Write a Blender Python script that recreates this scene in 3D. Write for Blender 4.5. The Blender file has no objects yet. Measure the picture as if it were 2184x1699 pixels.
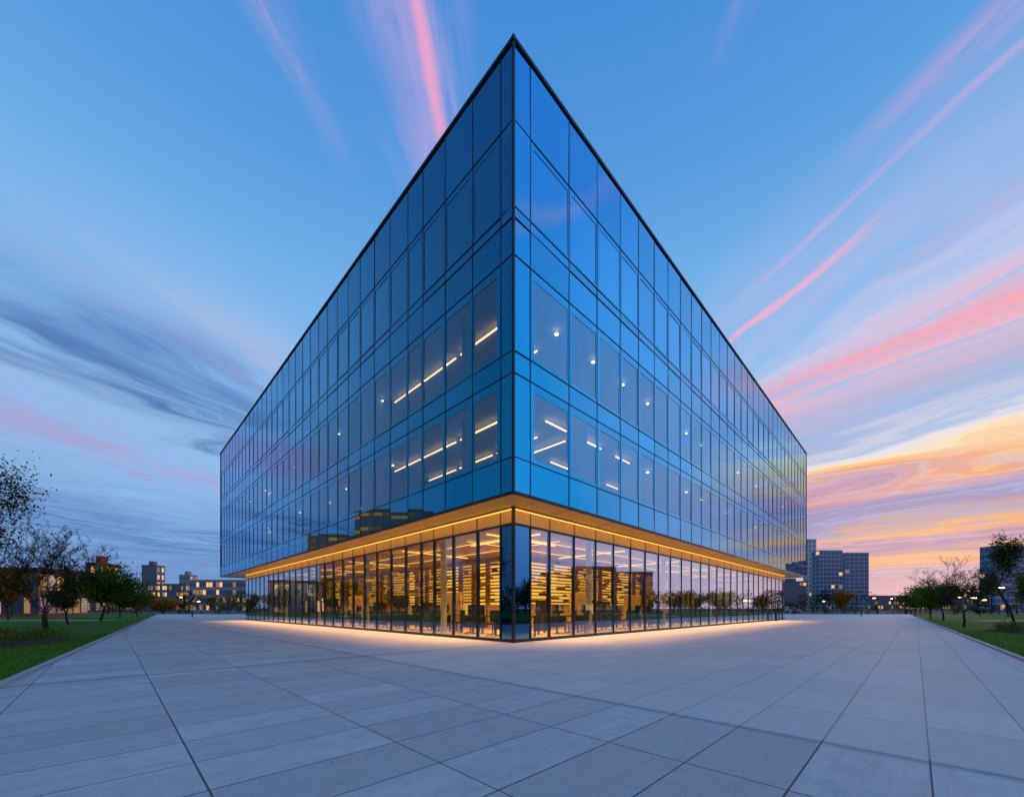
import bpy, math, random
from mathutils import Vector, Matrix
R=random.Random(7)
scene=bpy.context.scene
scene.view_settings.view_transform='Standard'
scene.view_settings.look='None'
scene.view_settings.exposure=0
def lin(c):
    return tuple(((v/255)/12.92 if v/255<=0.04045 else (((v/255)+0.055)/1.055)**2.4) for v in c)
def link(o): scene.collection.objects.link(o); return o

# ---------------------------------------------------------------- node helper
class NT:
    def __init__(s,tree): s.t=tree; s.n=tree.nodes; s.l=tree.links
    def new(s,typ,**kw):
        n=s.n.new(typ)
        for k,v in kw.items(): setattr(n,k,v)
        return n
    def put(s,sock,v):
        if v is None: return
        if hasattr(v,'links') or isinstance(v,bpy.types.NodeSocket): s.l.new(v,sock)
        else:
            if isinstance(v,(tuple,list)) and len(v)==3 and len(sock.default_value)==4: v=(*v,1)
            sock.default_value=v
    def m(s,op,a,b=None,c=None,clamp=False):
        n=s.new('ShaderNodeMath',operation=op); n.use_clamp=clamp
        s.put(n.inputs[0],a); s.put(n.inputs[1],b); s.put(n.inputs[2],c)
        return n.outputs[0]
    def mr(s,v,a,b,c=0.,d=1.,smooth=False):
        n=s.new('ShaderNodeMapRange'); n.clamp=True
        if smooth: n.interpolation_type='SMOOTHSTEP'
        for i,x in enumerate((v,a,b,c,d)): s.put(n.inputs[i],x)
        return n.outputs[0]
    def xyz(s,x,y,z=0.):
        n=s.new('ShaderNodeCombineXYZ')
        for i,v in enumerate((x,y,z)): s.put(n.inputs[i],v)
        return n.outputs[0]
    def sep(s,v):
        n=s.new('ShaderNodeSeparateXYZ'); s.put(n.inputs[0],v); return n.outputs
    def noise(s,vec,scale=1.,detail=3.,rough=.5,dist=0.):
        n=s.new('ShaderNodeTexNoise')
        s.put(n.inputs['Vector'],vec); n.inputs['Scale'].default_value=scale
        n.inputs['Detail'].default_value=detail; n.inputs['Roughness'].default_value=rough
        n.inputs['Distortion'].default_value=dist
        return n.outputs['Fac']
    def mix(s,f,a,b,blend='MIX'):
        n=s.new('ShaderNodeMix',data_type='RGBA',blend_type=blend); n.clamp_factor=True
        s.put(n.inputs[0],f); s.put(n.inputs[6],a); s.put(n.inputs[7],b)
        return n.outputs[2]
    def ramp(s,f,stops):
        n=s.new('ShaderNodeValToRGB'); e=n.color_ramp.elements
        while len(e)>1: e.remove(e[-1])
        first=True
        for p,c in stops:
            if first: el=e[0]; el.position=p; first=False
            else: el=e.new(p)
            el.color=(*c[:3],c[3] if len(c)>3 else 1)
        s.put(n.inputs[0],f); return n.outputs
def mat(name):
    m=bpy.data.materials.new(name); m.use_nodes=True
    m.node_tree.nodes.clear(); t=NT(m.node_tree)
    out=t.new('ShaderNodeOutputMaterial')
    return m,t,out
def pbr(name,col,rough=.6,metal=0.,var=.25,vscale=3.,bump=0.,spec=.5,emit=None,es=0.):
    m,t,out=mat(name)
    p=t.new('ShaderNodeBsdfPrincipled')
    tc=t.new('ShaderNodeTexCoord').outputs['Object']
    n=t.noise(tc,vscale,5,.6)
    a=tuple(c*(1-var) for c in col); b=tuple(min(1,c*(1+var)) for c in col)
    c=t.mix(n,a,b); t.put(p.inputs['Base Color'],c)
    p.inputs['Roughness'].default_value=rough; p.inputs['Metallic'].default_value=metal
    p.inputs['Specular IOR Level'].default_value=spec
    if bump:
        bn=t.new('ShaderNodeBump'); bn.inputs['Strength'].default_value=bump; bn.inputs['Distance'].default_value=.02
        t.put(bn.inputs['Height'],t.noise(tc,vscale*8,4,.6)); t.l.new(bn.outputs[0],p.inputs['Normal'])
    t.l.new(p.outputs[0],out.inputs[0]); return m
def emis(name,col,st,sample=True):
    m,t,out=mat(name); e=t.new('ShaderNodeEmission'); e.inputs[0].default_value=(*col,1); e.inputs[1].default_value=st
    t.l.new(e.outputs[0],out.inputs[0])
    if not sample:
        try: m.cycles.emission_sampling='NONE'
        except Exception: pass
    return m

# ---------------------------------------------------------------- world
w=bpy.data.worlds.new("World"); scene.world=w; w.use_nodes=True
w.node_tree.nodes.clear(); t=NT(w.node_tree)
tc=t.new('ShaderNodeTexCoord').outputs['Generated']
x,y,z=t.sep(tc)
zc=t.m('ADD',t.m('MAXIMUM',z,0.),.012)
u=t.m('DIVIDE',x,zc); v=t.m('DIVIDE',t.m('MAXIMUM',y,0.),zc)
a=t.m('MINIMUM',t.m('MAXIMUM',t.m('MULTIPLY',u,.45),-.5),.55)
T=t.m('MULTIPLY_ADD',a,v,u)
aT=t.m('ABSOLUTE',T)
n1=t.noise(t.xyz(t.m('MULTIPLY',T,.9),t.m('MULTIPLY',v,.6),3.1),1.,4,.5,.5)
Tw=t.m('ADD',T,t.m('MULTIPLY',t.m('SUBTRACT',n1,.5),t.m('MULTIPLY_ADD',aT,.5,.5)))
aTw=t.m('ABSOLUTE',Tw)
n2=t.noise(t.xyz(t.m('MULTIPLY',Tw,3.8),t.m('MULTIPLY',v,.42),1.7),1.,7,.62,.4)
S=t.m('DIVIDE',Tw,t.m('ADD',aTw,3.))
pos=t.m('ADD',t.m('MULTIPLY_ADD',S,.5,.494),t.m('MULTIPLY',t.m('SUBTRACT',n2,.5),.04))
def c(r,g,b,al): return (*lin((r,g,b)),al)
rc=t.ramp(pos,[(0.0,c(130,150,198,.3)),(.12,c(98,134,194,.7)),(.155,c(78,116,182,.9)),(.195,c(140,172,214,.65)),
 (.22,c(176,154,206,.9)),(.245,c(155,184,224,.6)),(.268,c(74,110,172,1)),(.29,c(92,132,196,.95)),(.315,c(176,186,224,.75)),
 (.36,c(190,196,232,.0)),(.62,c(220,190,220,.0)),(.66,c(206,196,232,.35)),(.682,c(212,208,236,.8)),
 (.700,c(252,168,182,1)),(.716,c(252,184,194,1)),(.742,c(166,180,220,.9)),(.765,c(232,228,238,.95)),(.777,c(255,228,190,1)),
 (.786,c(255,176,104,1)),(.797,c(206,146,170,1)),(.812,c(154,144,192,.95)),(.835,c(154,144,190,.95)),(.848,c(255,184,100,1)),(.858,c(206,146,166,.95)),
 (.872,c(160,138,182,.95)),(.886,c(255,176,72,1)),(.902,c(184,146,180,.9)),(1.0,c(210,160,182,.9))])
base=t.ramp(z,[(0,lin((142,164,210))),(.06,lin((116,156,212))),(.2,lin((142,188,240))),(.42,lin((142,194,242))),(.6,lin((116,178,236))),(.7,lin((90,158,225))),(.83,lin((70,142,218))),(1,lin((54,122,204)))])[0]
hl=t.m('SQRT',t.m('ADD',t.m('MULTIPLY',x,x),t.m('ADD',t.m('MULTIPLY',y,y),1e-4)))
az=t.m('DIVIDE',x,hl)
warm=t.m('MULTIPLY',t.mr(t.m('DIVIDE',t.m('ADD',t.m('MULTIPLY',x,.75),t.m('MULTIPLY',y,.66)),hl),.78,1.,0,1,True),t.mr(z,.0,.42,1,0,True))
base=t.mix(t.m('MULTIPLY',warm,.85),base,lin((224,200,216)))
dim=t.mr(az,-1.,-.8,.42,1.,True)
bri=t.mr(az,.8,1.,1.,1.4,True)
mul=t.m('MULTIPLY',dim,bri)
n3=t.noise(t.xyz(t.m('MULTIPLY',T,.8),t.m('MULTIPLY',v,.9),8.7),1.,4,.55,.5)
cov=t.m('MULTIPLY',t.mr(n2,.30,.60,.12,1.,True),t.mr(n3,.30,.54,.25,1.,True))
covR=t.m('MULTIPLY',t.m('MULTIPLY',t.mr(n2,.28,.55,.3,1.,True),t.mr(n3,.28,.5,.55,1.,True)),t.mr(az,.82,.93,1.,.10,True))
covL=t.m('MULTIPLY',cov,t.mr(v,.75,1.5,0,1,True))
isR=t.mr(T,.5,1.2,0,1)
al=t.m('MULTIPLY',rc[1],t.m('ADD',t.m('MULTIPLY',isR,covR),t.m('MULTIPLY',t.m('SUBTRACT',1.,isR),covL)))
col=t.mix(al,base,rc[0])
nn=t.noise(t.xyz(t.m('MULTIPLY',T,8.),t.m('MULTIPLY',v,2.0),5.5),1.,5,.62,1.0)
def streak(T0,wid,v0,v1,strength,colr,wv=.25):
    global col
    wob=t.m('MULTIPLY_ADD',t.m('SUBTRACT',n3,.5),wv,T0)
    d=t.m('ABSOLUTE',t.m('SUBTRACT',T,wob))
    k=t.mr(d,0.,wid,1,0,True)
    if v0>0: k=t.m('MULTIPLY',k,t.mr(v,v0,v0+.25,0,1,True))
    k=t.m('MULTIPLY',k,t.mr(v,v1-.3,v1,1,0,True))
    k=t.m('MULTIPLY',k,t.m('MULTIPLY',t.mr(nn,.34,.62,.08,1.,True),strength))
    col=t.mix(k,col,lin(colr))
streak(-.26,.15,0,1.35,.55,(206,176,230),.5)
streak(-.215,.028,0,1.05,.8,(252,166,200),.12)
streak(-.52,.06,0,.95,.35,(215,175,225),.6)
streak(.98,.07,0,.95,.4,(235,170,210),.7)
streak(1.34,.045,.9,1.65,.85,(252,176,205),.3)
streak(1.14,.03,.45,1.4,.4,(240,180,215),.3)
streak(.50,.05,0,.8,.4,(240,170,205),.5)
streak(1.72,.10,.5,1.3,.4,(200,180,215),.5)
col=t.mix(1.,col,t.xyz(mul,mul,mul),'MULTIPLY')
bg=t.new('ShaderNodeBackground'); t.put(bg.inputs[0],col); bg.inputs[1].default_value=.97
sky=t.new('ShaderNodeTexSky'); sky.sky_type='NISHITA'; sky.sun_disc=False
SUN_EL=math.radians(5); SUN_AZ=math.radians(45)
sky.sun_elevation=SUN_EL; sky.sun_rotation=SUN_AZ
bg2=t.new('ShaderNodeBackground'); t.l.new(sky.outputs[0],bg2.inputs[0]); bg2.inputs[1].default_value=.004
ad=t.new('ShaderNodeAddShader'); t.l.new(bg.outputs[0],ad.inputs[0]); t.l.new(bg2.outputs[0],ad.inputs[1])
wo=t.new('ShaderNodeOutputWorld'); t.l.new(ad.outputs[0],wo.inputs[0])

sl=bpy.data.lights.new('sun','SUN'); sl.energy=.5; sl.angle=math.radians(10); sl.color=(1,.62,.42)
so=link(bpy.data.objects.new('sun',sl))
sd=Vector((math.sin(SUN_AZ)*math.cos(SUN_EL),math.cos(SUN_AZ)*math.cos(SUN_EL),math.sin(SUN_EL)))
so.rotation_euler=sd.to_track_quat('Z','Y').to_euler(); so.location=(80,80,40)

# ---------------------------------------------------------------- camera
cd=bpy.data.cameras.new('camera'); cam=link(bpy.data.objects.new('camera',cd))
cd.sensor_width=36; cd.lens=858/2184*36; cd.shift_y=447.5/2184; cd.shift_x=-.0014
cd.clip_end=6000; cd.clip_start=.05
cam.location=(0,0,1.1); cam.rotation_euler=(math.pi/2,0,0); scene.camera=cam

# ---------------------------------------------------------------- materials
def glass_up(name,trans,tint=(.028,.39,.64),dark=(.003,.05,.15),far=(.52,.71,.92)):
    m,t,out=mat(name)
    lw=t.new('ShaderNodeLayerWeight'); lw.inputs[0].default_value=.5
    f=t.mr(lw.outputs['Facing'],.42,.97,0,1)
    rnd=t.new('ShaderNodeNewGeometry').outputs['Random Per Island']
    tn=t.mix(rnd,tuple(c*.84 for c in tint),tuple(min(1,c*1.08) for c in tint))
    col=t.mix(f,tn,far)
    g=t.new('ShaderNodeBsdfGlossy'); g.inputs['Roughness'].default_value=.012; t.put(g.inputs[0],col)
    if trans>0:
        b=t.new('ShaderNodeBsdfTransparent'); b.inputs[0].default_value=(.80,.88,.95,1)
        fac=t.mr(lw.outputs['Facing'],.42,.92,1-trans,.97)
    else:
        b=t.new('ShaderNodeBsdfDiffuse'); b.inputs[0].default_value=(*dark,1); fac=.9
    mx=t.new('ShaderNodeMixShader'); t.put(mx.inputs[0],fac); t.l.new(b.outputs[0],mx.inputs[1]); t.l.new(g.outputs[0],mx.inputs[2])
    t.l.new(mx.outputs[0],out.inputs[0]); return m
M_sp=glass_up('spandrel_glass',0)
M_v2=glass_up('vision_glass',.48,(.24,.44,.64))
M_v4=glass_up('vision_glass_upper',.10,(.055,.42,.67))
def glass_gf():
    m,t,out=mat('shopfront_glass')
    lw=t.new('ShaderNodeLayerWeight'); lw.inputs[0].default_value=.5
    g=t.new('ShaderNodeBsdfGlossy'); g.inputs['Roughness'].default_value=.008; g.inputs[0].default_value=(.72,.86,1.,1)
    b=t.new('ShaderNodeBsdfTransparent'); b.inputs[0].default_value=(1.,.92,.68,1)
    fac=t.mr(lw.outputs['Facing'],.28,.85,.18,.92)
    mx=t.new('ShaderNodeMixShader'); t.put(mx.inputs[0],fac); t.l.new(b.outputs[0],mx.inputs[1]); t.l.new(g.outputs[0],mx.inputs[2])
    t.l.new(mx.outputs[0],out.inputs[0]); return m
M_gf=glass_gf()
M_dkgl=glass_up('dark_corner_glass',0,(.10,.26,.42),(.004,.008,.02),(.3,.5,.7))
M_frame=pbr('black_aluminium',(.010,.013,.020),.45,.3,.2)
M_gold=pbr('bronze_panel',(.62,.38,.10),.45,.2,.2,1.5)
M_led=emis('led_strip',(1,.60,.12),1.8)
M_ceil=pbr('ceiling_panels',(.5,.5,.52),.8,0,.1)
M_wallI=pbr('interior_wall',(.40,.40,.44),.8,0,.2,.6)
M_strip=emis('ceiling_light_warm',(1,.60,.24),4.2)
M_stripg=emis('lobby_light',(1,.62,.18),2.2)
M_spot=emis('downlight',(1,.70,.36),7.,False)
M_slat=pbr('timber_slat',(.40,.22,.06),.6,0,.3,2.)
M_b1=emis('backlit_panel_bright',(1,.58,.10),1.3)
M_b2=emis('backlit_panel',(1,.54,.09),.85)
M_b3=emis('backlit_panel_dim',(1,.50,.09),.40)
M_gceil=pbr('warm_ceiling',(.55,.38,.14),.7,0,.1)
M_gfloor=pbr('warm_floor',(.58,.40,.15),.4,0,.25,1.)
M_dark=pbr('dark_furniture',(.02,.018,.016),.5,0,.3)
M_tan=pbr('tan_partition',(.6,.40,.15),.7,0,.25,1.2)
M_white=pbr('white_column',(.6,.54,.44),.6,0,.08)
M_wh2=pbr('pale_laminate',(.4,.4,.42),.6,0,.08)
M_roof=pbr('roof_membrane',(.2,.2,.22),.9)

class MB:
    def __init__(s): s.v=[];s.f=[];s.m=[];s.mats=[]
    def mi(s,m):
        if m not in s.mats: s.mats.append(m)
        return s.mats.index(m)
    def quad(s,pts,m):
        b=len(s.v); s.v+=[tuple(p) for p in pts]; s.f.append(tuple(range(b,b+len(pts)))); s.m.append(s.mi(m))
    def box(s,x0,x1,y0,y1,z0,z1,m,top=1.,M=None):
        b=len(s.v)
        cx,cy=(x0+x1)/2,(y0+y1)/2
        P=[(x0,y0,z0),(x1,y0,z0),(x1,y1,z0),(x0,y1,z0)]
        P+=[(cx+(px-cx)*top,cy+(py-cy)*top,z1) for px,py,_ in P]
        if M is not None: P=[tuple(M@Vector(p)) for p in P]
        s.v+=P
        for f in ((0,3,2,1),(4,5,6,7),(0,1,5,4),(1,2,6,5),(2,3,7,6),(3,0,4,7)):
            s.f.append(tuple(b+i for i in f)); s.m.append(s.mi(m))
    def tube(s,p0,p1,r0,r1,m,n=6,cap=True):
        p0=Vector(p0);p1=Vector(p1); d=(p1-p0)
        if d.length<1e-6: return
        q=d.to_track_quat('Z','Y'); b=len(s.v)
        for p,r in ((p0,r0),(p1,r1)):
            for i in range(n):
                an=2*math.pi*i/n
                s.v.append(tuple(p+q@Vector((r*math.cos(an),r*math.sin(an),0))))
        for i in range(n):
            j=(i+1)%n; s.f.append((b+i,b+j,b+n+j,b+n+i)); s.m.append(s.mi(m))
        if cap:
            s.f.append(tuple(b+n+i for i in range(n))); s.m.append(s.mi(m))
            s.f.append(tuple(b+n-1-i for i in range(n))); s.m.append(s.mi(m))
    def obj(s,name,parent=None,loc=(0,0,0),rot=0.,smooth=False,bevel=0):
        me=bpy.data.meshes.new(name); me.from_pydata(s.v,[],s.f)
        for m in s.mats: me.materials.append(m)
        me.polygons.foreach_set('material_index',s.m)
        if smooth: me.polygons.foreach_set('use_smooth',[True]*len(s.f))
        me.update()
        o=link(bpy.data.objects.new(name,me)); o.location=loc; o.rotation_euler=(0,0,rot)
        if parent: o.parent=parent
        return o
def empty(name,loc=(0,0,0),rot=0.):
    o=link(bpy.data.objects.new(name,None)); o.location=loc; o.rotation_euler=(0,0,rot); o.empty_display_size=.5; return o

# ---------------------------------------------------------------- main building
D=11.44; REC=1.05; L=43.3
B=empty('glass_office_building',(0,D,0),math.radians(45))
ZR=[4.42,5.43,7.83,8.46,11.19,12.26,12.57,15.02,17.28]
TY=['s','v2','s','v3','s','s','v4','s']
left=[0,.525,1.83,3.3,4.7,5.75,7.15,8.55,9.95]
while left[-1]<L-1.5: left.append(left[-1]+1.31)
left.append(L)
right=[0,.71,2.6,4.25,5.85,7.3,8.72]
while right[-1]<L-1.6: right.append(right[-1]+1.38)
right.append(L)
def Pr(s,o,z): return (s,-o,z)
def Pl(s,o,z): return (-o,s,z)
def Pb(s,o,z): return (s,L+o,z)
def Pe(s,o,z): return (L+o,s,z)
def boxP(mb,P,s0,s1,o0,o1,z0,z1,m):
    a=P(s0,o0,z0); b=P(s1,o1,z1)
    mb.box(min(a[0],b[0]),max(a[0],b[0]),min(a[1],b[1]),max(a[1],b[1]),z0,z1,m)
gl=MB(); mu=MB()
def pane(P,s0,s1,z0,z1,m,off=0.,tilt=.004):
    j=[off+R.uniform(-tilt,tilt) for _ in range(3)]; j.append(j[0]+j[2]-j[1])
    gl.quad([P(s0,j[0],z0),P(s1,j[1],z0),P(s1,j[2],z1),P(s0,j[3],z1)],m)
def facade(P,ss,front):
    for i in range(len(ss)-1):
        s0,s1=ss[i],ss[i+1]
        for k in range(8):
            z0,z1=ZR[k],ZR[k+1]; ty=TY[k]
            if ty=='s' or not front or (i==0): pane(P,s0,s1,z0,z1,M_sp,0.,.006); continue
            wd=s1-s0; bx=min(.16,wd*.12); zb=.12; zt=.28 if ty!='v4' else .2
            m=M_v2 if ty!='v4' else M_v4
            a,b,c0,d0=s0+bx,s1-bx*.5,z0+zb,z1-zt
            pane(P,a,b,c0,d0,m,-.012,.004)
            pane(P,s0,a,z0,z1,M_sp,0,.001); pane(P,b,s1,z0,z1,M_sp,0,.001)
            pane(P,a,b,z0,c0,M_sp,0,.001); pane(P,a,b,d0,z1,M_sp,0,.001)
    for i,s in enumerate(ss[1:-1]):
        boxP(mu,P,s-.012,s+.012,-.03,.012,ZR[0]+.05,ZR[-1]-.05,M_frame)
    for k,z in enumerate(ZR[1:-1]):
        boxP(mu,P,.03,L-.03,-.03,.015,z-.013,z+.013,M_frame)
facade(Pr,right,True); facade(Pl,left,True); facade(Pb,right,False); facade(Pe,left,False)
for P in (Pr,Pl,Pb,Pe):
    boxP(mu,P,.035,L-.035,-.05,.05,17.24,17.34,M_frame)
    boxP(mu,P,.035,L-.035,-.05,.03,4.37,4.45,M_frame)
for cx in (0,L):
    for cy in (0,L):
        mu.box(cx-.033,cx+.033,cy-.033,cy+.033,4.37,17.34,M_frame)
        mu.box(cx-.055,cx+.055,cy-.055,cy+.055,17.23,17.35,M_frame)
gl.obj('curtain_wall_glass',B); mu.obj('curtain_wall_mullions',B)
sb=MB()
for z0,z1 in ((4.47,5.2),(7.9,8.42),(11.25,12.3),(16.6,17.1)):
    sb.box(.12,L-.12,.12,L-.12,z0,z1,M_ceil)
for z0,z1 in ((5.2,7.9),(8.42,11.25),(12.3,16.6)):
    sb.box(6.5,L-6.5,6.5,L-6.5,z0,z1,M_wallI)
sb.box(.15,L-.15,.15,L-.15,17.1,17.2,M_roof)
for (z0,z1) in ((5.2,7.9),(8.42,11.25)):
    for k,s in enumerate((5.8,13,20,27,34)):
        sb.box(.5,6.5,s+5,s+5.12,z0,z1,M_wallI); sb.box(s+6,s+6.12,.5,6.5,z0,z1,M_wallI)
    for s in range(6):
        sb.box(.9,1.25,3.2+s*7,3.55+s*7,z0,z1,M_wh2); sb.box(4.6+s*7,4.95+s*7,.9,1.25,z0,z1,M_wh2)
    for s in range(12):
        a0=2.2+s*3.2
        sb.box(2.2,3.2,a0,a0+1.6,z0+.68,z0+.74,M_wh2); sb.box(2.6,2.66,a0+.3,a0+1.2,z0+.85,z0+1.3,M_dark)
        sb.box(a0,a0+1.6,2.4,3.4,z0+.68,z0+.74,M_wh2); sb.box(a0+.3,a0+1.2,2.8,2.86,z0+.85,z0+1.3,M_dark)
sb.obj('floor_slabs_and_core',B)
lt=MB()
for z in (7.72,11.07):
    for x0 in (1.65,3.6):
        s=2.3
        while s<40:
            if s<9.5 or R.random()<.22: lt.box(x0-.026,x0+.026,s,s+2.3,z,z+.04,M_strip)
            s+=2.6
            if z>8 and x0>3: s+=2.6
    s=3.4
    while s<40:
        if s<20 or R.random()<.4:
            if z<8 and s<9: lt.box(s-.6,s+.6,1.16,1.21,z,z+.04,M_strip)
            else: lt.box(s-.055,s+.055,1.12,1.23,z,z+.05,M_spot)
        s+=2.35
    s=6.
    while s<26:
        lt.box(s,s+1.5,3.6,3.65,z,z+.04,M_strip); s+=4.7
lt.box(4.6,4.64,1.7,5.5,7.70,7.74,M_strip)
s=9.
while s<38:
    if R.random()<.6: lt.box(1.1,1.18,s,s+.08,7.7,7.75,M_spot)
    if R.random()<.5: lt.box(1.1,1.18,s+1,s+1.08,11.05,11.1,M_spot)
    s+=2.6
lt.obj('ceiling_lights',B)

gs_r=[0,.8,1.8,3.24,4.69,6.05,7.5,8.9]; GR=37.8
while gs_r[-1]<GR-1.5: gs_r.append(gs_r[-1]+1.4)
gs_r.append(GR)
gs_l=[0,.6,1.8,3.22,4.5,5.45,6.7,8.0,9.4]; GL=36.3
while gs_l[-1]<GL-1.5: gs_l.append(gs_l[-1]+1.36)
gs_l.append(GL)
g=MB()
gl=MB()
def Gr(s,o,z): return (REC+s,REC-o,z)
def Gl(s,o,z): return (REC-o,REC+s,z)
def Gb(s,o,z): return (REC+s,REC+GL+o,z)
def Ge(s,o,z): return (REC+GR+o,REC+s,z)
ZG=3.8
for P,ss,fr in ((Gr,gs_r,1),(Gl,gs_l,1),(Gb,gs_r,0),(Ge,gs_l,0)):
    E=ss[-1]
    for i in range(len(ss)-1):
        m=M_dkgl if i==0 else M_gf
        pane(P,ss[i],ss[i+1],.1,ZG,m,0,.003)
        if i>0: boxP(g,P,ss[i]-.028,ss[i]+.028,-.10,.03,.1,ZG,M_frame)
        if i>0: boxP(g,P,ss[i]-.010,ss[i]+.010,.012,.025,ZG+.06,4.26,M_frame)
    boxP(g,P,.05,E-.05,-.08,.045,0.0,.1,M_frame)
    boxP(g,P,.05,E-.05,-.08,.04,ZG,ZG+.06,M_frame)
    boxP(g,P,.0,E,-.14,.01,ZG+.06,4.36,M_gold)
    boxP(g,P,.05,E-.05,.015,.035,4.28,4.305,M_led)
g.box(REC-.045,REC+.045,REC-.045,REC+.045,0,4.34,M_frame)
gl.obj('shopfront_glazing',B)
g.obj('shopfront_frames',B)
sf=MB()
s=0.06
while s<L-.1:
    e=min(s+2.75,L-.06)
    sf.box(s,e-.02,.06,REC-.02,4.38,4.44,M_gold); sf.box(.06,REC-.02,max(s,REC),e-.02,4.38,4.44,M_gold)
    s+=2.76
sf.box(REC,L-.06,REC,L-.06,4.40,4.46,M_gold)
sf.obj('soffit',B)
it=MB()
it.box(REC+.2,REC+GR-.2,REC+.2,REC+GL-.2,.02,.05,M_gfloor)
it.box(REC+.2,REC+GR-.2,REC+.2,REC+GL-.2,3.86,3.95,M_gceil)
CW=6.6
it.box(CW,REC+GR-5,CW,REC+GL-5,.05,3.86,M_tan)
for side in (0,1):
    q=CW-.02
    while q<REC+GL-5.2:
        e=min(q+R.choice((1.2,1.8,2.6)),REC+GL-5)
        m=R.choice((M_b1,M_b1,M_b2,M_b1,M_b2)) if q<16 else R.choice((M_b1,M_b2,M_b3,M_b3))
        z0=1.35 if R.random()<.6 else .75
        if side: it.quad([(CW-.02,q,z0),(CW-.02,e,z0),(CW-.02,e,3.7),(CW-.02,q,3.7)],m)
        else: it.quad([(q,CW-.02,z0),(e,CW-.02,z0),(e,CW-.02,3.7),(q,CW-.02,3.7)],m)
        if side: it.box(CW-.32,CW-.05,e-.05,e+.05,.05,3.8,M_slat)
        else: it.box(e-.05,e+.05,CW-.32,CW-.05,.05,3.8,M_slat)
        q=e
zz=1.42; k=0
while zz<3.7:
    th=.045 if k%4 else .08
    it.box(CW-.30,CW-.06,CW-.30,REC+GL-5,zz,zz+th,M_slat)
    it.box(CW-.06,REC+GR-5,CW-.30,CW-.06,zz,zz+th,M_slat)
    for side in (0,1):
        q=CW
        while q<34:
            q+=R.uniform(.7,3.6); wd=R.uniform(.15,.7); hh=R.uniform(.05,.12)
            mm=R.choice((M_dark,M_tan,M_slat,M_slat))
            if side: it.box(CW-.28,CW-.1,q,q+wd,zz+th,zz+th+hh,mm)
            else: it.box(q,q+wd,CW-.28,CW-.1,zz+th,zz+th+hh,mm)
            q+=wd
    zz+=.18; k+=1
for side in (0,1):
    q=CW+.4
    while q<33:
        wd=R.uniform(.5,1.4)
        mm=R.choice((M_dark,M_tan,M_white))
        if side: it.box(CW-.50,CW-.36,q,q+wd,.05,1.3,mm)
        else: it.box(q,q+wd,CW-.50,CW-.36,.05,1.3,mm)
        q+=wd+R.uniform(.3,.9)
for (px,py,wx,wy,hh,mm) in ((3.9,8.2,.1,1.5,1.9,M_tan),(3.9,13.5,.1,1.8,1.9,M_dark),(4.2,20,.1,2.2,2.0,M_tan),(4.3,10.8,.1,1.2,1.4,M_dark),(4.3,16.6,.1,1.6,1.5,M_dark),(4.3,25,.1,3,1.9,M_dark),
    (8.6,3.9,1.5,.1,1.9,M_tan),(6.3,4.3,1.,.1,1.5,M_dark),(11.2,4.2,1.4,.1,1.5,M_dark),(14.,3.9,1.8,.1,1.9,M_tan),(17.5,4.2,1.6,.1,1.7,M_dark),(21,4.2,2.2,.1,2.,M_dark),(26,4.2,3.2,.1,1.9,M_dark)):
    it.box(px-wx/2,px+wx/2,py-wy/2,py+wy/2,.05,hh,mm)
for s in range(5):
    it.tube((REC+.75,REC+4.9+s*7.2,.05),(REC+.75,REC+4.9+s*7.2,3.86),.13,.13,M_white,16)
    it.tube((REC+5.3+s*7.2,REC+.75,.05),(REC+5.3+s*7.2,REC+.75,3.86),.13,.13,M_white,16)
for s in range(6):
    a0=3.0+s*6.1
    it.box(a0,a0+.05,REC+.6,5.6,3.80,3.84,M_stripg); it.box(REC+.6,5.6,a0,a0+.05,3.80,3.84,M_stripg)
for o in (2.6,4.6):
    it.box(o,o+.05,2.0,36,3.78,3.795,M_stripg); it.box(2.0,37,o,o+.05,3.78,3.795,M_stripg)
it.obj('lobby_interior',B)
def area(name,loc,sx,sy,en,col,spread=None):
    l=bpy.data.lights.new(name,'AREA'); l.shape='RECTANGLE'; l.size=sx; l.size_y=sy; l.energy=en; l.color=col
    if spread: l.spread=spread
    o=link(bpy.data.objects.new(name,l)); o.parent=B; o.location=loc; return o
area('soffit_light',(20,REC*.52,4.35),39,.7,125,(1,.50,.13))
area('soffit_light',(REC*.52,20,4.35),.7,39,125,(1,.50,.13))
# added fill lamps with limited spread: paving glow from soffit, floor glow in lobby
area('soffit_fill',(19,.30,4.34),34,.12,520,(1,.56,.22),math.radians(80))
area('soffit_fill',(.30,19,4.34),.12,34,520,(1,.56,.22),math.radians(80))
area('lobby_fill',(17,3.6,3.76),30,.3,900,(1,.58,.18),math.radians(100))
area('lobby_fill',(3.6,17,3.76),.3,30,900,(1,.58,.18),math.radians(100))

def desk_mesh():
    m=MB(); m.box(-.8,.8,-.4,.4,.71,.75,M_dark)
    for sx in (-.72,.72):
        for sy in (-.34,.34): m.box(sx-.03,sx+.03,sy-.03,sy+.03,.0,.71,M_dark)
    m.box(-.69,.69,.3,.33,.25,.70,M_dark)
    m.box(-.3,.3,.1,.14,.85,1.22,M_dark); m.box(-.05,.05,.12,.18,.75,.9,M_dark); return m
def chair_mesh():
    m=MB(); m.box(-.24,.24,-.24,.24,.43,.50,M_dark); m.box(-.23,.23,.22,.27,.52,.98,M_dark)
    m.tube((0,0,.08),(0,0,.43),.03,.03,M_dark); m.tube((0,.24,.45),(0,.26,.6),.02,.02,M_dark)
    for i in range(5):
        an=i*2*math.pi/5; m.tube((0,0,.10),(.27*math.cos(an),.27*math.sin(an),.04),.022,.018,M_dark)
    return m
dk=desk_mesh().obj('desk'); ch=chair_mesh().obj('office_chair')
Bm=Matrix.Translation((0,D,0))@Matrix.Rotation(math.radians(45),4,'Z')
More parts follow.
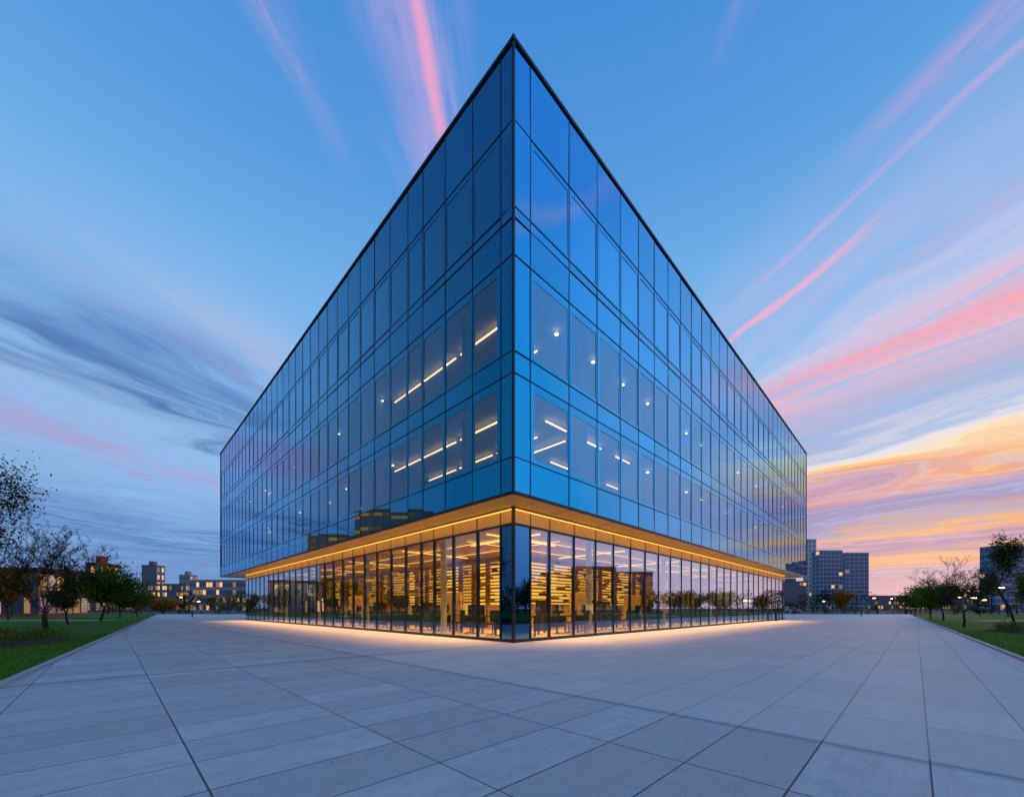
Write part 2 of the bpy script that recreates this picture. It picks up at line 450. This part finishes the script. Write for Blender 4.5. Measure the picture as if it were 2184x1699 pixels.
def inst(o,name,lx,ly,rz):
    n=o.copy(); n.name=name; link(n); n.location=Bm@Vector((lx,ly,.05)); n.rotation_euler=(0,0,rz+math.radians(45)); return n
first=True
for s in range(14):
    for side in (0,1):
        d=2.8+R.uniform(-.3,.5); q=2.6+s*2.3+R.uniform(-.3,.3)
        lx,ly=(d,q) if side else (q+.8,d)
        rz=math.pi/2 if side else 0
        if first:
            dk.location=Bm@Vector((lx,ly,.05)); dk.rotation_euler=(0,0,rz+math.radians(45))
            ch.location=Bm@Vector((lx-.8,ly,.05)); ch.rotation_euler=(0,0,rz+math.radians(45)); first=False
        else:
            inst(dk,'desk',lx,ly,rz)
            for e in (-.45,.45):
                o=-.75
                if side: inst(ch,'office_chair',lx+o,ly+e,rz+R.uniform(-.5,.5)+math.pi)
                else: inst(ch,'office_chair',lx+e,ly+o,rz+R.uniform(-.5,.5)+math.pi)

# ---------------------------------------------------------------- ground
def sheet(name,pts,z,m,th=0):
    mb=MB(); mb.quad([(px,py,z) for px,py in pts],m)
    if th:
        n=len(pts)
        for i in range(n):
            a=pts[i];b=pts[(i+1)%n]; mb.quad([(a[0],a[1],z),(b[0],b[1],z),(b[0],b[1],z-th),(a[0],a[1],z-th)],m)
    return mb.obj(name)
def grass_mat(name,c0,c1):
    m,t,out=mat(name); p=t.new('ShaderNodeBsdfPrincipled'); tc=t.new('ShaderNodeTexCoord').outputs['Object']
    n=t.noise(tc,.35,4,.6); n2=t.noise(tc,14,5,.7)
    cc=t.mix(n,c0,c1); cc=t.mix(t.mr(n2,.3,.7,0,.6),cc,(c0[0]*.4,c0[1]*.45,c0[2]*.4))
    t.put(p.inputs['Base Color'],cc); p.inputs['Roughness'].default_value=.9; p.inputs['Specular IOR Level'].default_value=.1
    b=t.new('ShaderNodeBump'); b.inputs['Strength'].default_value=.8; b.inputs['Distance'].default_value=.04
    t.put(b.inputs['Height'],n2); t.l.new(b.outputs[0],p.inputs['Normal'])
    t.l.new(p.outputs[0],out.inputs[0]); return m
M_grass=grass_mat('lawn',(.07,.16,.012),(.14,.26,.02))
M_far=grass_mat('far_ground',(.03,.04,.02),(.05,.06,.03))
sheet('ground',[(-3000,-3000),(3000,-3000),(3000,4000),(-3000,4000)],-.06,M_far)
def stone():
    m,t,out=mat('plaza_stone'); p=t.new('ShaderNodeBsdfPrincipled')
    tc=t.new('ShaderNodeTexCoord').outputs['Object']; X,Y,Z=t.sep(tc)
    q=t.m('MULTIPLY',t.m('ADD',X,Y),.70711); pp=t.m('MULTIPLY',t.m('SUBTRACT',Y,X),.70711)
    def brick(ox,oy,w_,h_,mort,off=0.):
        b=t.new('ShaderNodeTexBrick'); b.offset=off; b.squash=1.
        t.put(b.inputs['Vector'],t.xyz(t.m('SUBTRACT',q,ox),t.m('SUBTRACT',pp,oy),0.))
        b.inputs['Color1'].default_value=(0,0,0,1); b.inputs['Color2'].default_value=(1,1,1,1); b.inputs['Mortar'].default_value=(.5,.5,.5,1)
        b.inputs['Scale'].default_value=1; b.inputs['Mortar Size'].default_value=mort; b.inputs['Mortar Smooth'].default_value=.2
        b.inputs['Brick Width'].default_value=w_; b.inputs['Row Height'].default_value=h_; b.inputs['Bias'].default_value=0
        return b.outputs
    b1=brick(.42,.548,1.24,.62,.006)
    b2=brick(.42,.548,2.48,1.24,.007)
    base=t.mix(b1[0],(.46,.40,.37),(.72,.63,.58))
    big=t.noise(tc,.35,5,.6); base=t.mix(t.mr(big,.35,.65,0,.45),base,(.46,.40,.375))
    st=t.noise(t.xyz(t.m('MULTIPLY',q,1.2),t.m('MULTIPLY',pp,14.),0.),1.,6,.65)
    base=t.mix(t.mr(st,.42,.75,0,.45),base,(.35,.31,.30))
    bl=t.noise(tc,5.,6,.7); base=t.mix(t.mr(bl,.45,.75,0,.5),base,(.30,.27,.26))
    fine=t.noise(tc,70,5,.75); base=t.mix(t.mr(fine,.36,.66,0,.45),base,(.80,.72,.67))
    vo=t.new('ShaderNodeTexVoronoi'); t.put(vo.inputs['Vector'],tc); vo.inputs['Scale'].default_value=2.6
    sp=t.mr(vo.outputs['Distance'],.015,.035,1,0); base=t.mix(t.m('MULTIPLY',sp,.75),base,(.05,.05,.055))
    lite=t.mr(q,4.2,4.22,0,1); base=t.mix(t.m('MULTIPLY',lite,.45),base,(.78,.66,.58))
    mort=t.m('MAXIMUM',b1[1],b2[1])
    mort=t.m('MULTIPLY',mort,t.mr(lite,0,1,1,.6))
    bandq=t.mr(t.m('ABSOLUTE',t.m('SUBTRACT',q,4.12)),.05,.06,1,0)
    bandp=t.m('MULTIPLY',t.mr(t.m('ABSOLUTE',t.m('SUBTRACT',pp,9.0)),.06,.075,1,0),t.mr(q,9.0,9.1,1,0))
    base=t.mix(t.m('MULTIPLY',t.m('MAXIMUM',t.m('MULTIPLY',bandq,.5),bandp),.6),base,(.17,.16,.165))
    base=t.mix(t.m('MULTIPLY',mort,.9),base,(.06,.058,.062))
    t.put(p.inputs['Base Color'],base)
    t.put(p.inputs['Roughness'],t.mr(bl,.3,.7,.72,.85)); p.inputs['Specular IOR Level'].default_value=.2
    bu=t.new('ShaderNodeBump'); bu.inputs['Strength'].default_value=.35; bu.inputs['Distance'].default_value=.006
    t.put(bu.inputs['Height'],t.m('SUBTRACT',t.m('MULTIPLY',fine,.35),mort)); t.l.new(bu.outputs[0],p.inputs['Normal'])
    t.l.new(p.outputs[0],out.inputs[0]); return m
M_stone=stone()
sheet('plaza_pavement',[(-160,-40),(160,-40),(160,78),(-160,78)],0.,M_stone)
lawnL=[(-5.5,3.6),(-66.3,75),(-155,75),(-155,3.6)]
lawnR=[(7.5,5.0),(73.9,75),(155,75),(155,5.0)]
sheet('lawn',lawnL,.035,M_grass,.05); sheet('lawn',lawnR,.035,M_grass,.05)
M_kerb=pbr('kerb_stone',(.42,.40,.40),.7,0,.2,2.)
def strip(name,p0,p1,wd,z0,z1,m):
    p0=Vector(p0);p1=Vector(p1); d=(p1-p0); ln=d.length; an=math.atan2(d.y,d.x)
    mb=MB(); mb.box(0,ln,-wd/2,wd/2,z0,z1,m); return mb.obj(name,loc=(p0.x,p0.y,0),rot=an)
strip('kerb',(-5.5,3.6),(-66.3,75),.10,0,.042,M_kerb); strip('kerb',(7.5,5.0),(73.9,75),.10,0,.042,M_kerb)
M_asph=pbr('asphalt',(.05,.05,.055),.85,0,.2,2.)
M_paint=pbr('road_paint',(.7,.7,.68),.6)
sheet('road',[(-600,98),(600,98),(600,107),(-600,107)],-.04,M_asph)
mk=MB()
for i in range(-60,60): mk.quad([(i*8,102.4,-.034),(i*8+3,102.4,-.034),(i*8+3,102.6,-.034),(i*8,102.6,-.034)],M_paint)
mk.obj('road_markings')
strip('road_kerb',(-600,97.8),(600,97.8),.3,-.06,.09,M_kerb); strip('road_kerb',(-600,107.2),(600,107.2),.3,-.06,.09,M_kerb)
strip('footpath',(-150,36),(-36,36),1.6,.036,.05,M_kerb); strip('footpath',(40.5,35),(150,35),1.6,.036,.05,M_kerb)

# ---------------------------------------------------------------- vegetation
def leafmat(name,stops,trans=.25):
    m,t,out=mat(name)
    rnd=t.new('ShaderNodeNewGeometry').outputs['Random Per Island']
    tc=t.new('ShaderNodeTexCoord').outputs['Object']
    f=t.m('ADD',t.m('MULTIPLY',rnd,.55),t.m('MULTIPLY',t.noise(tc,.9,2,.5),.45))
    cc=t.ramp(f,[(p,c_) for p,c_ in stops])[0]
    d=t.new('ShaderNodeBsdfDiffuse'); t.put(d.inputs[0],cc)
    tr=t.new('ShaderNodeBsdfTranslucent'); t.put(tr.inputs[0],cc)
    mx=t.new('ShaderNodeMixShader'); mx.inputs[0].default_value=trans
    t.l.new(d.outputs[0],mx.inputs[1]); t.l.new(tr.outputs[0],mx.inputs[2]); t.l.new(mx.outputs[0],out.inputs[0]); return m
M_green=leafmat('leaf_green',[(.2,(.03,.07,.010)),(.55,(.09,.18,.02)),(.85,(.17,.25,.03))])
M_dkgreen=leafmat('leaf_dark',[(.2,(.008,.016,.007)),(.6,(.025,.042,.012)),(.85,(.06,.065,.02))])
M_orange=leafmat('leaf_autumn',[(.2,(.10,.04,.008)),(.55,(.38,.16,.015)),(.85,(.58,.27,.03))])
M_mixed=leafmat('leaf_mixed',[(.2,(.03,.05,.010)),(.6,(.09,.10,.015)),(.8,(.28,.13,.02))])
M_redfl=leafmat('flower_red',[(.2,(.25,.02,.02)),(.6,(.45,.05,.04)),(.85,(.5,.15,.10))])
M_bark=pbr('bark',(.028,.022,.018),.9,0,.4,6.)
def leaf(mb,p,sz,m,rr):
    ax=Vector((rr.gauss(0,1),rr.gauss(0,1),rr.gauss(0,1))).normalized()
    b=ax.orthogonal().normalized(); c_=ax.cross(b)
    an=rr.uniform(0,6.28); e=b*math.cos(an)+c_*math.sin(an); f=ax.cross(e)
    s=sz*rr.uniform(.6,1.3)
    mb.quad([p-e*s*.9,p-f*s*.4,p+e*s*.9,p+f*s*.4],m)
def tree(name,loc,h,cw,seed,leafm,nleaf,lsz,trunk=.3,levels=4,tr=.07,spread=.045,twig=.0045):
    """h = total height, cw = crown radius (both metres)"""
    rr=random.Random(seed); mb=MB(); tips=[]
    def br(p,d,ln,r,lv):
        segs=3
        for i in range(segs):
            nd=(d+Vector((rr.gauss(0,.13),rr.gauss(0,.13),rr.gauss(0,.08)+.04))).normalized()
            p2=p+nd*ln/segs; r2=max(twig*.8,r*(.84 if lv else .9))
            mb.tube(p,p2,r,r2,M_bark,6 if lv<2 else (4 if lv<4 else 3),False)
            if lv>=2: tips.append(p2)
            if lv>=1 and lv<levels and i<segs-1:
                sd_=Vector((rr.gauss(0,1),rr.gauss(0,1),rr.uniform(-.1,.8))).normalized()
                br(p2,(nd*.6+sd_*.8).normalized(),ln*.5*rr.uniform(.7,1.1),max(twig,r2*.5),lv+1)
            p,d,r=p2,nd,r2
        if lv<levels:
            for k in range(3 if lv else 6):
                an=rr.uniform(0,6.28) if lv else k*1.05+rr.uniform(-.3,.3)
                out_=Vector((math.cos(an),math.sin(an),0))
                nd=(out_*.8+Vector((0,0,rr.uniform(.3,1.4)))).normalized() if lv==0 else (d*.7+out_*.7+Vector((0,0,.15))).normalized()
                br(p-(d*ln*rr.uniform(0,.25) if lv==0 else Vector((0,0,0))),nd,(ln*rr.uniform(.5,.8)) if lv else h*(1-trunk)*.5,max(twig,r*(.62 if lv else .55)),lv+1)
    br(Vector((0,0,0)),Vector((0,0,1)),h*trunk,tr,0)
    zs=sorted(p.z for p in tips); rs=sorted(math.hypot(p.x,p.y) for p in tips)
    kz=h*.97/zs[-1]; kr=cw/rs[int(len(rs)*.96)]
    mb.v=[(a_*kr if c_>h*trunk*.75 else a_,b_*kr if c_>h*trunk*.75 else b_,c_*kz) for a_,b_,c_ in mb.v]
    tips=[Vector((p.x*kr,p.y*kr,p.z*kz)) for p in tips]
    for i in range(nleaf):
        p=tips[rr.randrange(len(tips))]; s=spread*h
        leaf(mb,p+Vector((rr.gauss(0,s),rr.gauss(0,s),rr.gauss(0,s*.8))),lsz,leafm if not isinstance(leafm,(list,tuple)) else rr.choice(leafm),rr)
    o=mb.obj(name,loc=loc); o.rotation_euler=(0,0,rr.uniform(0,6)); return o
def at(px,depth): return (px-1095)/858*depth
tree('sparse_tree',(at(100,18.5),18.5,.03),5.5,2.1,11,[M_dkgreen,M_mixed],3200,.05,.22,5,.11,.014,.010)
tree('maple_tree',(at(-120,15.5),15.5,.03),7.9,2.4,12,[M_dkgreen,M_mixed,M_dkgreen],11000,.07,.3,4,.12,.03)
tree('maple_tree',(at(215,34),34,.03),5.0,2.1,13,[M_green,M_green,M_mixed],8500,.12,.25,3,.10,.06)
tree('maple_tree',(at(145,27),27,.03),3.4,.9,14,[M_green,M_dkgreen],3000,.09,.3,3,.07,.05)
tree('maple_tree',(at(256,46),46,.03),4.4,2.2,15,[M_green,M_mixed],6000,.13,.2,3,.09,.06)
tree('maple_tree',(at(292,56),56,.03),4.0,1.8,16,[M_orange,M_mixed],4600,.14,.2,3,.09,.06)
tree('maple_tree',(at(18,36),36,.03),5.0,2.2,17,[M_orange,M_mixed],6000,.12,.25,3,.09,.06)
tree('maple_tree',(at(350,84),84,.03),3.6,2.6,18,[M_orange],2400,.2,.15,3,.09,.06)
tree('sparse_tree',(at(2056,23),23,.03),4.3,1.8,21,M_mixed,2200,.045,.28,5,.07,.014,.008)
tree('maple_tree',(at(1985,42),42,.03),3.9,1.9,22,[M_green],7000,.11,.28,3,.07,.06)
tree('maple_tree',(at(2012,36),36,.03),3.4,1.4,23,[M_green,M_green,M_mixed],5000,.10,.3,3,.07,.06)
tree('maple_tree',(at(1952,55),55,.03),3.6,1.8,24,[M_green,M_dkgreen],4400,.13,.25,3,.07,.06)
tree('maple_tree',(at(2168,22),22,.03),5.4,.8,25,[M_dkgreen,M_mixed],2600,.07,.6,3,.06,.03)
tree('maple_tree',(at(2215,28),28,.03),4.0,1.8,26,[M_dkgreen,M_green],4000,.09,.3,3,.08,.06)
tree('maple_tree',(at(1795,80),80,.0),4.9,1.7,27,[M_orange],2800,.2,.2,3,.08,.06)
for i,(px,py,hh) in enumerate(((-46,18,6),(-60,26,7.5),(-48,8,6),(-70,40,8),(-80,20,8),(52,16,6),(62,8,7),(70,26,8),(84,14,7),(60,24,5.5))):
    tree('maple_tree',(px,py,.03),hh,2.8,40+i,[M_dkgreen,M_green] if i%3 else [M_orange,M_dkgreen],3200,.17,.25,3,.12,.06)
def mass(name,items,seed):
    rr=random.Random(seed); mb=MB()
    for (cx,cy,hh,cr,n,ms) in items:
        mb.tube((cx,cy,-.05),(cx,cy,hh*.5),.14,.09,M_bark,5)
        blobs=[(Vector((cx+rr.gauss(0,cr*.45),cy+rr.gauss(0,cr*.45),hh*rr.uniform(.30,.82))),cr*rr.uniform(.35,.65)) for _ in range(7)]
        for i in range(n):
            b,r_=blobs[rr.randrange(7)]
            dd=Vector((rr.gauss(0,1),rr.gauss(0,1),rr.gauss(0,.8))).normalized()*r_*rr.uniform(.55,1.05)
            leaf(mb,b+dd,.035*hh+.10,rr.choice(ms),rr)
    return mb.obj(name)
items=[]
rr=random.Random(5)
for i in range(150):
    an=math.radians(-100+200*i/149+rr.uniform(-.5,.5)); dist=rr.uniform(112,165)
    cx,cy=math.sin(an)*dist,math.cos(an)*dist+12
    if cy<112 and abs(cx)<100: cy=112+rr.uniform(0,15)
    ms=rr.choice(([M_dkgreen],[M_dkgreen],[M_dkgreen,M_green],[M_mixed,M_dkgreen],[M_orange,M_mixed]))
    items.append((cx,cy,rr.uniform(4.,7.5),rr.uniform(2.4,4.2),330,ms))
for i in range(26):
    items.append((-74-rr.uniform(0,14),14+i*2.1,rr.uniform(4.5,7),rr.uniform(2.4,3.4),420,[M_dkgreen] if i%4 else [M_mixed,M_dkgreen]))
    items.append((80+rr.uniform(0,14),10+i*1.9,rr.uniform(4,6.5),rr.uniform(2.4,3.4),380,[M_dkgreen] if i%4 else [M_mixed,M_dkgreen]))
mass('distant_trees',items,3)
items=[]
for i in range(120):
    cx=-150+300*i/119
    if abs(cx)<25: continue
    items.append((cx+rr.uniform(-1,1),88+rr.uniform(-3,4),rr.uniform(1.3,2.4),1.6,150,rr.choice(([M_dkgreen],[M_dkgreen,M_green],[M_mixed]))))
mass('hedge',items,4)
def bed(name,cx,cy,wx,wy,rot,seed,n):
    rr=random.Random(seed); e=empty(name,(cx,cy,0),rot)
    M_m=pbr(name+'_mulch',(.07,.028,.02),.95,0,.5,9.,.5)
    mb=MB(); pts=[]
    for i in range(24):
        an=i*math.pi/12; k=1+.12*math.sin(3*an+seed); pts.append((wx*k*math.cos(an),wy*k*math.sin(an),.045))
    for i in range(24):
        a_,b_=pts[i],pts[(i+1)%24]; mb.quad([a_,b_,(b_[0]*.8,b_[1]*.8,.12),(a_[0]*.8,a_[1]*.8,.12)],M_m)
    mb.quad([(p[0]*.8,p[1]*.8,.12) for p in pts],M_m); mb.obj('mulch',e)
    pl=MB()
    for i in range(n):
        an=rr.uniform(0,6.28); q=math.sqrt(rr.random())*.85; px,py=wx*q*math.cos(an),wy*q*math.sin(an); hh=rr.uniform(.18,.42)
        red=rr.random()<.3
        for k in range(60):
            dd=Vector((rr.gauss(0,.13),rr.gauss(0,.13),rr.uniform(.02,hh)))
            leaf(pl,Vector((px,py,.12))+dd,.04,M_redfl if red and dd.z>hh*.6 else M_green,rr)
    pl.obj('plants',e); return e
bed('flower_bed',at(35,12.6),12.6,2.6,1.1,math.radians(-48),3,60)
bed('flower_bed',at(2175,18.5),18.5,2.2,1.0,math.radians(45),4,40)
M_blade=leafmat('grass_blades',[(.2,(.035,.09,.010)),(.5,(.10,.23,.02)),(.85,(.18,.33,.035))],.3)
def blades(name,p0,d,side,n,seed,ln,wd):
    rr=random.Random(seed); mb=MB(); d=Vector(d).normalized(); nrm=Vector((-d.y,d.x,0))*side
    for i in range(n):
        q=rr.random()**1.5*ln; s_=rr.random()**1.2*wd+.07
        p=Vector(p0)+d*q+nrm*s_; p.z=.03
        hh=rr.uniform(.03,.07); an=rr.uniform(0,3.14); e=Vector((math.cos(an),math.sin(an),0))*.006
        tip=p+Vector((rr.gauss(0,.018),rr.gauss(0,.018),hh))
        mb.quad([p-e,p+e,tip],M_blade)
    return mb.obj(name)
blades('grass',(-5.5,3.6,0),(-60.8,71.4,0),1,42000,1,17,6)
blades('grass',(7.5,5.0,0),(66.4,70,0),-1,32000,2,20,6)

# ---------------------------------------------------------------- background buildings
M_wglass=pbr('dark_window_glass',(.04,.065,.12),.22,.0,.3,.3,spec=.9)
M_lit=emis('lit_window',(1,.55,.20),1.0,False)
M_lit2=emis('lit_window_dim',(1,.58,.28),.30,False)
M_litg=emis('lit_window_amber',(1,.28,.07),.75,False)
M_litd=emis('lit_window_amber_dim',(1,.30,.09),.30,False)
def building(name,cx,cy,wd,dp,h,fl,cols,wallm,rot=0.,lit=.25,fillw=.75,fillh=.6,lits=None,pent=True):
    e=empty(name,(cx,cy,0),rot); b=MB(); wn=MB(); rr=random.Random(int(abs(cx)*7+h))
    b.box(-wd/2,wd/2,-dp/2,dp/2,-.05,h,wallm); b.box(-wd/2-.15,wd/2+.15,-dp/2-.15,dp/2+.15,h,h+.4,wallm)
    if pent: b.box(-wd*.2,wd*.15,-dp*.2,dp*.2,h+.4,h+2.4,wallm)
    fh=h/fl; lits=lits or (M_lit,M_lit2,M_lit2)
    for side in range(4):
        wlen=wd if side%2==0 else dp; n=max(2,int(cols*(wlen/wd))) ; cw=wlen/n
        for i in range(n):
            for k in range(fl):
                c0=-wlen/2+cw*(i+.5); z0=fh*(k+.5)
                a0,a1=c0-cw*fillw/2,c0+cw*fillw/2; b0,b1=z0-fh*fillh/2,z0+fh*fillh/2
                m=M_wglass if rr.random()>lit else rr.choice(lits)
                if side==0: P=[(a0,-dp/2-.04,b0),(a1,-dp/2-.04,b0),(a1,-dp/2-.04,b1),(a0,-dp/2-.04,b1)]
                elif side==1: P=[(wd/2+.04,a0,b0),(wd/2+.04,a1,b0),(wd/2+.04,a1,b1),(wd/2+.04,a0,b1)]
                elif side==2: P=[(a1,dp/2+.04,b0),(a0,dp/2+.04,b0),(a0,dp/2+.04,b1),(a1,dp/2+.04,b1)]
                else: P=[(-wd/2-.04,a1,b0),(-wd/2-.04,a0,b0),(-wd/2-.04,a0,b1),(-wd/2-.04,a1,b1)]
                wn.quad(P,m)
    b.obj('walls',e); wn.obj('windows',e); return e
M_conc=pbr('pale_concrete',(.30,.28,.32),.8); M_grey=pbr('grey_cladding',(.11,.12,.15),.6); M_brick=pbr('red_brick',(.28,.08,.05),.85)
M_tanb=pbr('tan_brick',(.34,.17,.08),.85)
M_blue2=pbr('light_blue_cladding',(.24,.38,.62),.5); M_whitew=pbr('white_render',(.66,.60,.58),.7)
def bp(px0,px1,ytop,dep): return ((px0+px1)/2-1095)/858*dep,(px1-px0)/858*dep,(1297-ytop)/858*dep+1.1
def bb(name,px0,px1,yt,dep,dp,fl,cols,m,**k):
    cx,wd,h=bp(px0,px1,yt,dep); return building(name,cx,dep+dp/2,wd,dp,h,fl,cols,m,**k)
bb('apartment_tower',1748,1797,1174,300,8,14,6,M_blue2,lit=.04,fillw=.84,fillh=.74,pent=False)
bb('apartment_tower',1802,1853,1179,320,7,14,5,M_blue2,lit=.04,fillw=.84,fillh=.74,pent=False)
bb('white_tower',1724,1741,1150,330,6,16,2,M_whitew,lit=.05,fillw=.4,pent=False)
bb('glass_tower',2124,2240,1164,230,8,10,12,M_blue2,lit=.06,fillw=.84,fillh=.7,pent=False)
bb('office_block',1855,1935,1270,380,12,3,14,M_grey,lit=.3,pent=False)
bb('office_block',1674,1720,1240,260,9,6,6,M_grey,lit=.15)
bb('office_block',2000,2110,1262,300,10,3,16,M_grey,lit=.2,pent=False)
bb('office_block',302,333,1206,200,5,6,3,M_grey,lit=.03,fillw=.5)
bb('low_rise_block',316,396,1246,190,8,4,16,M_grey,lit=.35,fillw=.8,pent=False)
bb('office_block',382,404,1226,240,6,6,3,M_conc,lit=.1,fillw=.5)
bb('low_rise_block',404,560,1238,150,8,4,22,M_conc,lit=.3,fillw=.85,pent=False)
bb('brick_block',183,214,1202,110,5,4,3,M_brick,lit=.2)
bb('low_rise_block',90,180,1260,140,6,2,10,M_brick,lit=.4,pent=False)
bb('office_block',228,262,1244,230,8,4,5,M_grey,lit=.2,pent=False)
bb('glass_pavilion',-60,82,1216,52,6,2,9,M_brick,lit=.4,fillw=.82,fillh=.68,pent=False)
building('tan_brick_block',-108,45,14,20,28,14,6,M_tanb,lit=.75,fillw=.94,fillh=.45,lits=(M_litg,M_litd,M_litd),pent=False)
building('tan_brick_block',-110,62.6,14,14,22,11,5,M_tanb,lit=.7,fillw=.9,fillh=.45,lits=(M_litg,M_litd,M_litd),pent=False)
building('office_block',118,38,16,34,12,4,6,M_grey,lit=.35)

# ---------------------------------------------------------------- street lamps, bollards, car
M_lamp=emis('lamp_glow',(1,.60,.22),16.,False)
def lamp(px,dep,h=4.2):
    m=MB(); m.tube((0,0,0),(0,0,.25),.11,.09,M_frame,10); m.tube((0,0,.25),(0,0,h),.055,.035,M_frame,8)
    m.tube((0,0,h-.1),(.55,0,h),.03,.03,M_frame,6); m.box(.35,.95,-.1,.1,h+.005,h+.09,M_frame); m.box(.38,.92,-.09,.09,h-.11,h+.003,M_lamp)
    return m.obj('street_lamp',loc=(at(px,dep),dep,.0),rot=R.uniform(0,6))
for px,dep in ((25,48),(70,70),(240,85),(300,92),(380,94),(430,95),(1760,94),(1870,94),(1905,92),(1962,86),(2035,66),(2090,60),(150,95),(90,88),(2150,50),(2110,80)): lamp(px,dep,R.uniform(2.6,3.8))
def bollard(px,dep):
    m=MB(); m.tube((0,0,0),(0,0,.04),.14,.14,M_frame,14); m.tube((0,0,.04),(0,0,.82),.075,.07,M_frame,14); m.tube((0,0,.82),(0,0,.87),.07,.03,M_frame,14)
    return m.obj('bollard',loc=(at(px,dep),dep,0))
for px,dep in ((1655,36),(1668,39),(1837,60),(410,52)): bollard(px,dep)
def car(px,dep,colr,rot):
    e=empty('parked_car',(at(px,dep),dep,-.03),rot)
    P=pbr('car_paint',colr,.25,.3,.05); W=M_wglass; Ty=pbr('tyre',(.02,.02,.02),.8)
    prof=[(-2.15,.35),(-2.2,.7),(-2.05,.9),(-1.5,.98),(-.95,1.42),(.55,1.45),(1.15,1.0),(1.95,.85),(2.2,.65),(2.15,.35)]
    m=MB(); n=len(prof)
    for s_ in (-1,1): m.quad([(p[0],s_*(.85 if p[1]<1.05 else .68),p[1]) for p in prof],P)
    for i in range(n):
        a_,b_=prof[i],prof[(i+1)%n]; ya=.85 if a_[1]<1.05 else .68; yb=.85 if b_[1]<1.05 else .68
        m.quad([(a_[0],-ya,a_[1]),(b_[0],-yb,b_[1]),(b_[0],yb,b_[1]),(a_[0],ya,a_[1])],W if i in (3,5) else P)
    m.obj('body',e)
    g_=MB()
    for s_ in (-1,1): g_.quad([(-1.3,s_*.87,1.0),(1.0,s_*.87,1.0),(.45,s_*.72,1.38),(-.85,s_*.72,1.38)],W)
    g_.obj('side_windows',e)
    wmb=MB()
    for xx in (-1.35,1.35):
        for s_ in (-1,1): wmb.tube((xx,s_*.68,.33),(xx,s_*.9,.33),.33,.33,Ty,18)
    wmb.obj('wheels',e)
car(1686,103,(.55,.6,.7),0.); car(2100,101,(.05,.05,.06),0.); car(250,103,(.35,.05,.04),0.); car(60,101,(.6,.6,.6),0.)
